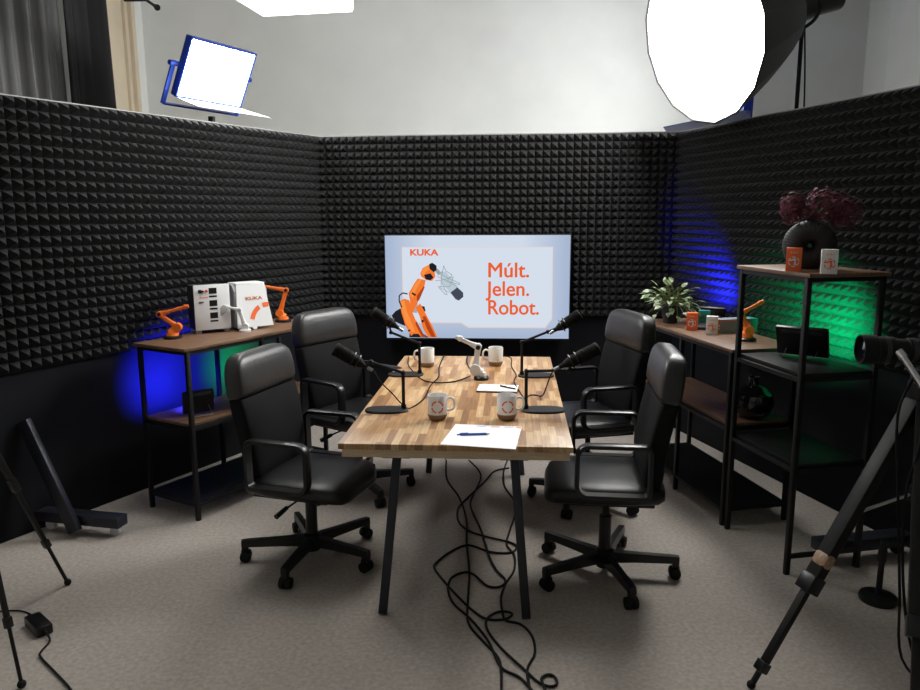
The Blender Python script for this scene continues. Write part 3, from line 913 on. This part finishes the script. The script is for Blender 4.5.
# ------------------------------------------------------------------ microphones on table stands
def mic(label, pole, base_dx, ptop, elbow, tail, head, ribs=9):
    """all in metres relative to the foot of the pole on the table"""
    t = thing('microphone', label, 'microphone', pole, 0, 'table microphones on stands')
    cx = base_dx
    MB().rings([sell((cx, -.01, z), (1, 0, 0), (0, 1, 0), a, b, 2.5, 40) for z, a, b in ((0, abs(cx) + .022, .062), (.007, abs(cx) + .024, .064), (.011, abs(cx) + .020, .060))]).build('stand_base', M['black_metal'], t)
    MB().cyl((0, 0, .008), (0, 0, ptop), .0085).cyl((0, 0, .008), (0, 0, .03), .013).cyl((0, -.014, ptop), (0, .014, ptop), .011).build('stand_pole', M['black_metal'], t)
    e, tl, hd = Vector(elbow), Vector(tail), Vector(head)
    d = (hd - tl).normalized()
    md = tl.lerp(hd, .38)
    MB().cyl((0, 0, ptop), e, .0075).build('stand_arm', M['black_metal'], t)
    n1 = d.orthogonal().normalized()
    cl = MB()
    for f in (.30, .44):
        c = tl.lerp(hd, f)
        x = d.orthogonal().normalized(); y = d.cross(x)
        cl.tube([c + (x * math.cos(2 * PI * k / 20) + y * math.sin(2 * PI * k / 20)) * .037 for k in range(20)], .0035, 6, closed=True)
    cl.tube([e, md + (e - md).normalized() * .03], .006, 8)
    cl.cyl(e - Vector((0, .014, 0)), e + Vector((0, .014, 0)), .011)
    cl.build('shock_mount', M['plastic'], t)
    L = (hd - tl).length
    x = d.orthogonal().normalized(); y = d.cross(x)
    rr = []
    def ring(s_, r_):
        c = tl + d * s_ * L
        rr.append([c + (x * math.cos(2 * PI * k / 22) + y * math.sin(2 * PI * k / 22)) * r_ for k in range(22)])
    for s_, r_ in ((.0, .010), (.10, .013), (.22, .0235), (.30, .029), (.52, .0325)): ring(s_, r_)
    for k in range(ribs):
        s_ = .54 + .36 * k / ribs
        ring(s_, .0325); ring(s_ + .012, .0345); ring(s_ + .024, .0345); ring(s_ + .03, .031)
    for s_, r_ in ((.91, .035), (.96, .035), (.985, .032), (1.0, .02)): ring(s_, r_)
    MB().rings(rr).build('microphone_body', M['rubber'], t)
    MB().cyl(tl - d * .030, tl + d * .004, .0095, n=14).cyl(tl - d * .012, tl - d * .004, .0105, n=14).build('plug', M['steel'], t)
    return t
def rel(p, q): return tuple(a - b for a, b in zip(q, p))
pa = (-.284, 3.60, .75)
mic('microphone on its stand at the table, front left, pointing at the front left chair', pa, -.085, .192, rel(pa, (-.445, 3.625, .992)), rel(pa, (-.462, 3.61, .968)), rel(pa, (-.622, 3.60, 1.068)))
pb = (-.247, 4.43, .75)
mic('microphone on its stand at the far left of the table before the television', pb, -.085, .194, rel(pb, (-.42, 4.45, 1.010)), rel(pb, (-.372, 4.45, 1.035)), rel(pb, (-.530, 4.44, 1.142)))
pc = (.328, 3.585, .75)
mic('microphone on its stand at the table, front right, pointing at the front right chair', pc, .085, .200, rel(pc, (.54, 3.61, .948)), rel(pc, (.492, 3.60, .966)), rel(pc, (.688, 3.60, 1.062)))
pd = (.373, 4.38, .75)
mic('microphone on its stand at the far right of the table before the television', pd, .085, .208, rel(pd, (.53, 4.41, 1.015)), rel(pd, (.565, 4.40, 1.022)), rel(pd, (.722, 4.39, 1.125)))

# ------------------------------------------------------------------ papers and pens
nb = thing('writing_pad', 'small white writing pad on the table beside the white robot arm', 'notepad', (.21, 4.03, .75), R(-8))
MB().box((0, 0, .003), (.225, .155, .006), bev=.001).build('back_card', M['dark_grey'], nb)
MB().box((0, 0, .0085), (.222, .152, .005), bev=.0008).build('pages', M['paper'], nb)
pn = MB().cyl((-.05, 0, 0), (.05, 0, 0), .0045, n=10).cyl((.05, 0, 0), (.062, 0, 0), .0045, .001, n=10).box((-.03, 0, .005), (.04, .003, .002)).build('pen', M['plastic'])
pn.location = (.262, 4.02, .7655); pn.rotation_euler = (0, 0, R(-42))
tag(pn, 'black pen lying on the white writing pad', 'pen', 'pens on the table')
pp = thing('paper_sheet', 'white sheet of paper at the near end of the table under the blue pen', 'paper', (.095, 3.165, .7502), 0)
MB().prism([(-.182, -.128), (.135, -.202), (.188, .128), (-.118, .178)], .0009).build('sheet', M['paper'], pp, angle=0)
MB().prism([(-.03, .142), (.02, .134), (.022, .139), (-.01, .148)], .0003, Matrix.Translation((0, 0, .0009))).prism([(.10, .118), (.145, .116), (.15, .123), (.11, .125)], .0003, Matrix.Translation((0, 0, .0009))).build('print', M['print_blue'], pp, angle=0)
MB().prism([(.045, .126), (.085, .120), (.09, .130), (.05, .135)], .0003, Matrix.Translation((0, 0, .0009))).prism([(.155, .112), (.18, .10), (.185, .12), (.165, .122)], .0003, Matrix.Translation((0, 0, .0009))).build('print', M['orange_card'], pp, angle=0)
bp = thing('pen', 'blue ballpoint pen lying on the white sheet of paper', 'pen', (.06, 3.165, .7562), R(4), 'pens on the table')
MB().cyl((-.062, 0, 0), (.055, 0, 0), .0050, n=12).build('barrel', M['blue_pen'], bp)
MB().cyl((.055, 0, 0), (.072, 0, 0), .0050, .0012, n=12).build('tip', M['steel'], bp)
MB().cyl((-.076, 0, 0), (-.062, 0, 0), .003, n=10).box((-.045, 0, .0062), (.04, .003, .002)).build('clip', M['blue_pen'], bp)

# ------------------------------------------------------------------ cables
def cable(label, pts, r=.0035, name='cable', group='black cables', smooth=5, m='rubber'):
    return tag(MB().tube(pts, r, 7, smooth=smooth).build(name, M[m]), label, 'cable', group)
zt = .754
F0 = .006
def fl(p, z=F0): return [(x, y, z) for x, y in p]
cable('black microphone cable from the front left microphone across the table to the far edge',
      [(-.432, 3.625, .948), (-.40, 3.60, .90), (-.34, 3.59, .84), (-.30, 3.60, .79), (-.265, 3.62, zt), (-.23, 3.68, zt), (-.19, 3.84, zt), (-.17, 4.12, zt), (-.13, 4.35, zt), (-.135, 4.61, zt), (-.12, 4.90, zt), (-.11, 5.02, zt), (-.11, 5.055, .70), (-.11, 5.06, .4), (-.11, 5.03, .05), (-.10, 5.0, F0)])
cable('black cable looping over the far left of the table towards the white robot arm', [(-.352, 5.02, .70), (-.352, 4.99, zt), (-.34, 4.75, zt), (-.315, 4.60, zt), (-.23, 4.29, zt), (-.15, 4.20, zt), (-.05, 4.21, zt), (.01, 4.28, zt), (.06, 4.37, zt)])
cable('short black cable behind the white robot arm at the far table edge', [(.05, 5.03, .70), (.05, 5.005, zt), (.045, 4.80, zt), (.06, 4.60, zt), (.10, 4.40, zt)])
cable('black cables running down the right of the table beside the microphone stands', [(.24, 5.02, .70), (.28, 4.98, zt), (.345, 4.93, zt), (.33, 4.65, zt), (.34, 4.39, zt), (.31, 4.16, zt + .012), (.325, 3.99, zt), (.335, 3.85, zt), (.345, 3.70, zt)])
cable('black cable dangling from the front right microphone to the table', [(.472, 3.60, .952), (.455, 3.61, .93), (.44, 3.66, .86), (.435, 3.76, .79), (.43, 3.86, zt), (.40, 3.885, zt), (.37, 3.87, zt), (.345, 3.78, zt)])
c1 = [(-.1, 5.0), (-.09, 4.63), (-.01, 4.31), (.03, 3.98), (.03, 3.65), (.04, 3.34), (.03, 3.07), (.03, 2.89), (.09, 2.75), (.14, 2.65), (.15, 2.56), (.14, 2.36)]
c2 = [(.06, 5.0), (.12, 4.8), (.13, 4.62), (.07, 4.31), (.06, 4.14), (.11, 3.83), (.14, 3.53), (.17, 3.37), (.21, 3.26), (.18, 3.2), (.12, 3.21), (.06, 3.32), (.01, 3.34), (-.05, 3.28), (-.06, 3.16), (-.03, 3.04), (.04, 2.92), (.11, 2.75), (.15, 2.58), (.22, 2.51), (.27, 2.40)]
c3 = [(.33, 4.83), (.23, 4.77), (.15, 4.56), (.01, 4.22), (-.02, 4.09), (-.01, 3.93), (.05, 3.81), (.14, 3.74), (.26, 3.67), (.29, 3.61), (.25, 3.55), (.15, 3.56), (.04, 3.64), (-.05, 3.57), (-.12, 3.45), (-.13, 3.38), (-.08, 3.25), (-.01, 3.1), (.05, 2.99), (.11, 2.92), (.19, 2.92), (.22, 2.96), (.19, 2.98), (.15, 2.97), (.11, 2.92), (.11, 2.83), (.16, 2.7), (.24, 2.56), (.28, 2.49), (.32, 2.46), (.35, 2.47), (.35, 2.51), (.33, 2.53), (.3, 2.51), (.3, 2.47), (.31, 2.38)]
c4 = [(.33, 5.0), (.29, 4.76), (.28, 4.49), (.32, 4.28), (.32, 4.08), (.27, 3.83), (.24, 3.65), (.27, 3.53), (.26, 3.37), (.21, 3.23), (.18, 3.1), (.18, 2.97), (.19, 2.91), (.25, 2.88), (.29, 2.79), (.29, 2.67), (.25, 2.56), (.25, 2.40)]
cable('black floor cable running straightest, leftmost at the table end', fl(c1), .0055, 'floor_cable', 'cables on the floor under the table')
cable('black floor cable with one loop under the table to the right', fl(c2, .0065), .0055, 'floor_cable', 'cables on the floor under the table')
cable('black floor cable with the widest left loop and a curl near the camera', fl(c3, .007), .0055, 'floor_cable', 'cables on the floor under the table')
cable('black floor cable nearest the right table leg', fl(c4, .006), .0055, 'floor_cable', 'cables on the floor under the table')

# ------------------------------------------------------------------ studio lights
def facing(n, roll=0.0):
    n = Vector(n).normalized()
    q = (n).to_track_quat('Y', 'Z')     # local +Y looks along n, local Z up
    return q.to_matrix().to_4x4() @ Matrix.Rotation(roll, 4, 'Y')
def place_m(t, loc, Mx):
    t.rotation_euler = Mx.to_euler(); t.location = loc
# big octagonal softbox
SBN = Vector((-.90, -.34, -.27)).normalized()
SBC = Vector((1.555, 5.02, 2.845))
sb = thing('softbox', 'big round softbox with glowing white front above the right foam wall', 'studio light', SBC)
A = facing(SBN)
NS = 16
Rb, Dp = .565, .80
rr = []
for f in (0, .06, .2, .4, .6, .8, .93, 1.0):
    r_ = Rb * math.sqrt(max(0, 1 - f)) * .93 + .07 * (1 - f) * Rb if f < 1 else .07
    r_ = max(r_, .075)
    rr.append([(r_ * math.cos(2 * PI * k / NS), -f * Dp, r_ * math.sin(2 * PI * k / NS)) for k in range(NS)])
MB().rings(rr, cap=False).build('shell', M['softbox'], sb, angle=10, M=A)
MB().rings([[(r_ * math.cos(2 * PI * k / NS), y, r_ * math.sin(2 * PI * k / NS)) for k in range(NS)] for r_, y in ((Rb - .012, -.006), (Rb - .012, .0), (Rb * .5, .012), (.02, .016))]).build('diffuser', M['lit_soft'], sb, angle=0, M=A)
MB().tube([(Rb * math.cos(2 * PI * k / NS), .003, Rb * math.sin(2 * PI * k / NS)) for k in range(NS)], .008, 6, closed=True).build('rim', M['softbox'], sb, M=A)
hb = MB().cyl((0, -Dp + .02, 0), (0, -Dp - .10, 0), .085, n=20).cyl((0, -Dp - .08, 0), (0, -Dp - .36, 0), .075, n=18)
hb.build('lamp_head', M['plastic'], sb, M=A)
back = SBC - SBN * (Dp + .06)
iA = Matrix.Translation(SBC)
ls = thing('light_stand', 'black light stand holding the big softbox behind the right foam wall', 'stand', (2.325, 5.30, 0))
MB().cyl((0, 0, .02), (0, 0, 2.3), .0175).cyl((0, 0, 2.25), (0, 0, back.z - .14), .014).build('pole', M['black_metal'], ls)
yk = MB()
bx, by, bz = back.x - 2.325, back.y - 5.30, back.z
yk.tube([(0, 0, bz - .14), (.05, -.05, bz - .10), (bx + .09, by - .05, bz - .02), (bx + .07, by - .04, bz + .05)], .012, 8, smooth=5)
yk.build('yoke', M['black_metal'], ls)
for k in range(3):
    a = R(20 + 120 * k)
    MB().bar((0, 0, .55), (.45 * math.cos(a), .45 * math.sin(a), .012), .02, .012).build('leg', M['black_metal'], ls)
cb = MB().tube([(2.40, 5.52, 3.35), (2.43, 5.50, 3.0), (2.46, 5.48, 2.4), (2.47, 5.45, 1.2), (2.45, 5.42, .02)], .006, 6, smooth=6).build('power_cable', M['rubber'])
tag(cb, 'thin black power cable hanging beside the softbox stand', 'cable', 'black cables')

def led_panel(label, ctr, n, W, Hh, roll, door_tilt, glow, pole_xy, stand_label, doors=('bottom',), dl_=.27):
    t = thing('led_panel', label, 'studio light', ctr)
    A = facing(n, roll)
    D = .045
    MB().box((0, -D / 2 - .004, 0), (W + .03, D, Hh + .03), bev=.008).build('housing', M['blue_anod'], t, M=A)
    MB().box((0, .0, 0), (W, .006, Hh)).build('diffuser', glow, t, M=A)
    fr = MB()
    for sx in (-1, 1): fr.box((sx * (W / 2 + .008), 0, 0), (.014, .02, Hh + .03))
    for sz in (-1, 1): fr.box((0, 0, sz * (Hh / 2 + .008)), (W + .03, .02, .014))
    fr.build('frame', M['blue_anod'], t, M=A)
    yb = MB()
    xo = W / 2 + .055
    yb.bar((-xo, -.05, .02), (-xo, -.05, -Hh / 2 - .09), .012, .035).bar((xo, -.05, .02), (xo, -.05, -Hh / 2 - .09), .012, .035).bar((-xo, -.05, -Hh / 2 - .09), (xo, -.05, -Hh / 2 - .09), .012, .035, up=(0, 1, 0))
    for sx in (-1, 1): yb.cyl((sx * (W / 2 + .01), -.05, .0), (sx * (xo + .035), -.05, .0), .018)
    yb.build('yoke', M['blue_anod'], t, M=A)
    if 'bottom' in doors:
        B = A @ Matrix.Translation((0, .01, -Hh / 2 - .018)) @ Matrix.Rotation(door_tilt, 4, 'X')
        MB().prism([(-W / 2, 0), (W / 2, 0), (W / 2 + .07, dl_), (-W / 2 - .07, dl_)], .006, Matrix.Translation((0, 0, -.003))).build('barn_door', M['barn'], t, angle=0, M=B)
    s = thing('light_stand', stand_label, 'stand', (*pole_xy, 0))
    low = ctr[2] - Hh / 2 - .10
    MB().cyl((0, 0, .02), (0, 0, low), .0175).cyl((0, 0, low - .12), (0, 0, low), .025).build('pole', M['black_metal'], s)
    for k in range(3):
        a = R(80 + 120 * k)
        MB().bar((0, 0, .5), (.30 * math.cos(a), .30 * math.sin(a), .012), .02, .012).build('leg', M['black_metal'], s)
    return t
M['barn'] = M['light_grey']
led_panel('bright rectangular led panel in a blue frame above the left foam wall', (-1.78, 5.72, 2.74), (.83, -.42, -.47), .62, .40, 0, R(9), M['lit_led'], (-1.84, 5.72), 'black light stand under the blue framed led panel on the left')
M['barn'] = M['blue_anod']
led_panel('blue led panel behind the softbox with its blue barn door over the booth corner', (2.24, 6.02, 2.665), (-.93, .34, .02), .52, .36, 0, R(-11), M['lit_wallwash'], (2.29, 6.0), 'black light stand behind the right foam wall under the blue led panel', dl_=.58)

ov = thing('overhead_light', 'glowing overhead panel hung from the ceiling, lengthened out of view for extra light', 'ceiling light', (-1.03, 4.74, 3.0), R(-9.5))
MB().box((0, -.40, .05), (.62, 1.50, .09), bev=.006).build('housing', M['white'], ov)  # unseen near end added to the panel to brighten the mug fronts
MB().box((0, -.40, .0), (.60, 1.48, .012)).build('diffuser', M['lit_ceiling'], ov)
for sx in (-1, 1):
    for sy in (-1.05, .25):
        MB().cyl((sx * .28, sy, .09), (sx * .28, sy, ZC - 3.0), .003, n=6).build('hanging_wire', M['steel'], ov)

# ------------------------------------------------------------------ wheeled wall braces, left and right
def brace(label, loc, rz):
    """local x runs from the wall into the room"""
    t = thing('wheeled_wall_support', label, 'support', loc, rz, 'wheeled wall supports')
    MB().box((.22, 0, .085), (.52, .085, .06), bev=.006).build('base_beam', M['navy_metal'], t)
    MB().bar((-.02, -.07, .64), (.235, -.07, .035), .07, .035, bev=.003, up=(0, 1, 0)).build('brace', M['navy_metal'], t)
    for x in (.02, .43):
        c = MB().cyl((x, -.012, .028), (x, .012, .028), .028, n=20).box((x, 0, .048), (.04, .036, .018), bev=.004)
        c.build('caster', M['light_grey'], t)
    return t

nL = Vector((-dl.y, dl.x)); nL = nL if nL.x > 0 else -nL
pw = Vector((-2.334, 3.913)) + nL * .035
angL = math.atan2(-.22, .97)
t = brace('dark slanted support on casters leaning on the left wall beside the tripod', (pw.x, pw.y, 0), angL)
t2 = thing('wheeled_wall_support', 'dark low support base on the floor behind the right tripod', 'support', (2.30, 3.55, 0), R(191), 'wheeled wall supports')
MB().box((.28, 0, .085), (.52, .10, .06), bev=.006).build('base_beam', M['navy_metal'], t2)
for x in (.08, .46):
    MB().cyl((x, -.012, .028), (x, .012, .028), .028, n=20).box((x, 0, .048), (.04, .036, .018), bev=.004).build('caster', M['rubber'], t2)

ms = thing('microphone_stand', 'black stand with a round weighted base behind the right tripod', 'stand', (1.87, 3.07, 0))
MB().lathe([(0, 0), (.076, 0), (.080, .010), (.076, .026), (.03, .034), (0, .034)], 36).build('round_base', M['black_metal'], ms)
MB().cyl((0, 0, .03), (0, 0, .29), .013).cyl((0, 0, .19), (0, 0, .25), .018).build('pole', M['black_metal'], ms)

# ------------------------------------------------------------------ tripods and camera
def tripod(label, loc, hub_z, feet, leg_w=.03, spreader=None, cut=(.52, .80), slim=.7):
    t = thing('tripod', label, 'tripod', loc, 0, 'black tripods')
    MB().lathe([(0, hub_z - .05), (.045, hub_z - .05), (.06, hub_z), (.055, hub_z + .05), (0, hub_z + .05)], 20).build('hub', M['plastic'], t)
    k1, k2 = cut
    for fx, fy in feet:
        a = Vector((fx * .06, fy * .06, hub_z - .02)); b = Vector((fx, fy, .012))
        lg = MB().bar(a, a.lerp(b, k1), leg_w, leg_w * .7, bev=.003)
        lg.bar(a.lerp(b, k1 - .06), a.lerp(b, k2), leg_w * slim, leg_w * slim * .8, bev=.002).cyl(a.lerp(b, k2 - .02), b, leg_w * slim * .38)
        leg = lg.build('leg', M['black_metal'], t)
        MB().bar(a.lerp(b, k1 - .02), a.lerp(b, k1 + .035), leg_w * 1.15, leg_w * 1.0, bev=.004).build('leg_lock', M['plastic'], leg)
        MB().bar(a.lerp(b, k2 - .015), a.lerp(b, k2 + .018), leg_w * slim * 1.4, leg_w * slim * 1.3, bev=.003).build('leg_lock', M['plastic'], leg)
        MB().sphere((fx, fy, .016), .016, (1, 1, 1)).build('rubber_foot', M['rubber'], leg)
        if spreader:
            sp = a.lerp(b, .40)
            MB().cyl((0, 0, spreader), sp, .006).build('spreader_arm', M['steel'], t)
    if spreader:
        MB().cyl((0, 0, spreader - .03), (0, 0, spreader + .03), .022).cyl((0, 0, spreader), (0, 0, hub_z), .010).build('spreader_hub', M['plastic'], t)
    return t
tripod('black tripod with one foot beside the left wall support, cut off by the frame', (-2.03, 2.80, 0), 1.22, ((.17, .449), (-.38, -.02), (.10, -.44)))
tripod('black tripod standing nearest at the lower left edge of the picture', (-1.78, 2.52, 0), 1.28, ((.153, -.044), (-.11, .13), (-.06, -.15)), leg_w=.026)
tc = Vector((1.69, 2.62, 0))
tp = tripod('big black tripod carrying the camera at the right', tc, 1.06, ((-.63, -.17), (-.31, -.62), (.48, .40)), leg_w=.058, spreader=.685, cut=(.63, .93), slim=.5)
MB().bar((-.352, -.095, .495), (-.382, -.103, .445), .068, .046, bev=.014).build('tape', M['tape'], tp)['label'] = 'crumpled brown tape round a leg'
cam = thing('video_camera', 'black video camera with a thick zoom lens on the big tripod', 'camera', (1.69, 2.62, 1.11), R(172))
MB().lathe([(0, 0), (.05, 0), (.05, .03), (.035, .05), (0, .05)], 20).build('mounting_plate', M['plastic'], cam)
CY = Matrix.Translation((0, 0, .115)) @ Matrix.Rotation(PI / 2, 4, 'Y')
MB().box((-.06, 0, .115), (.16, .095, .11), bev=.012).box((-.05, 0, .18), (.10, .05, .03), bev=.006).build('body', M['plastic'], cam)
MB().lathe([(.0, .0), (.040, .0), (.040, .035), (.044, .037), (.044, .075), (.041, .078), (.041, .12), (.048, .124), (.048, .18), (.054, .184), (.054, .235), (.050, .235), (.048, .215), (.0, .215)], 36).build('lens', M['rubber'], cam, M=CY)
for z0, r0 in ((.050, .0455), (.142, .0495)):
    MB().lathe([(r0, z0), (r0, z0 + .016), (r0 - .004, z0 + .016), (r0 - .004, z0)], 36).build('lens_ring', M['dark_grey'], cam, M=CY)
MB().lathe([(0, .212), (.047, .218), (0, .226)], 30).build('front_glass', M['lens'], cam, M=CY)
MB().tube([(-.10, .02, .21), (-.02, .02, .225), (.02, .02, .215)], .009, 8, smooth=5).bar((-.10, .02, .17), (-.10, .02, .21), .012, .012).bar((.02, .02, .17), (.02, .02, .215), .012, .012).build('top_handle', M['plastic'], cam)
MB().tube([(-.03, .06, .03), (-.12, .10, -.03), (-.26, .14, -.10)], .011, 8, smooth=4).cyl((-.20, .122, -.072), (-.30, .152, -.12), .016).build('pan_handle', M['plastic'], cam)
MB().cyl((.115, .070, .105), (.06, .14, -.005), .013).cyl((.125, .055, .12), (.112, .073, .10), .017).build('focus_handle', M['chrome'], cam)
MB().cyl((.03, .045, .03), (.03, .09, .025), .012).build('lock_knob', M['chrome'], cam)
cable('black cable hanging from the video camera down to the floor', [(1.62, 2.56, 1.16), (1.535, 2.50, 1.07), (1.53, 2.50, .95), (1.56, 2.50, .70), (1.60, 2.50, .35), (1.62, 2.48, .10), (1.70, 2.40, .01)], .005)
cable('black cable hanging from the right tripod hub nearest the frame edge', [(1.66, 2.55, 1.05), (1.60, 2.48, .90), (1.565, 2.47, .72), (1.59, 2.47, .4), (1.64, 2.46, .15), (1.70, 2.42, .012), (1.85, 2.30, .008)], .005)

# power adapter on the floor
pa_ = thing('power_adapter', 'black power adapter lying on the floor between the left tripods', 'power adapter', (-1.785, 2.87, 0), R(-42))
MB().box((0, 0, .022), (.15, .065, .044), bev=.007).build('case', M['plastic'], pa_)
MB().cyl((.075, 0, .02), (.098, 0, .018), .008, .005).build('strain_relief', M['rubber'], pa_)
cable('black adapter cord on the floor leading away to the lower left', [(-1.712, 2.804, .018), (-1.685, 2.77, .006), (-1.68, 2.70, .006), (-1.66, 2.66, .006), (-1.56, 2.57, .006), (-1.44, 2.46, .006), (-1.36, 2.36, .006)], .0045)
cable('thin black adapter cord on the floor running off to the left edge', [(-1.840, 2.92, .02), (-1.87, 2.97, .006), (-1.95, 3.01, .006), (-2.06, 3.0, .006), (-2.2, 2.96, .006)], .0035)

# ------------------------------------------------------------------ world, camera, view
w = bpy.data.worlds.new('World'); SC.world = w
w.use_nodes = True
w.node_tree.nodes['Background'].inputs['Color'].default_value = (.8, .85, .9, 1)
w.node_tree.nodes['Background'].inputs['Strength'].default_value = .02
F = 740.0
cd = bpy.data.cameras.new('Camera'); co = bpy.data.objects.new('Camera', cd); COL.objects.link(co)
cd.sensor_width = 36; cd.lens = 36 * F / 920; cd.clip_start = .05
pitch = math.atan(131.4 / F)
co.matrix_world = Matrix.Translation((0, 0, 1.72)) @ Matrix.Rotation(PI / 2 - pitch, 4, 'X') @ Matrix.Rotation(-R(.3), 4, 'Z')
SC.camera = co
vs = SC.view_settings
vs.view_transform = 'Standard'; vs.look = 'None'; vs.exposure = 0.0; vs.gamma = 1.0
vs.use_curve_mapping = False
SC.cycles.use_denoising = True
SC.cycles.max_bounces = 8
SC.cycles.sample_clamp_indirect = 4.0
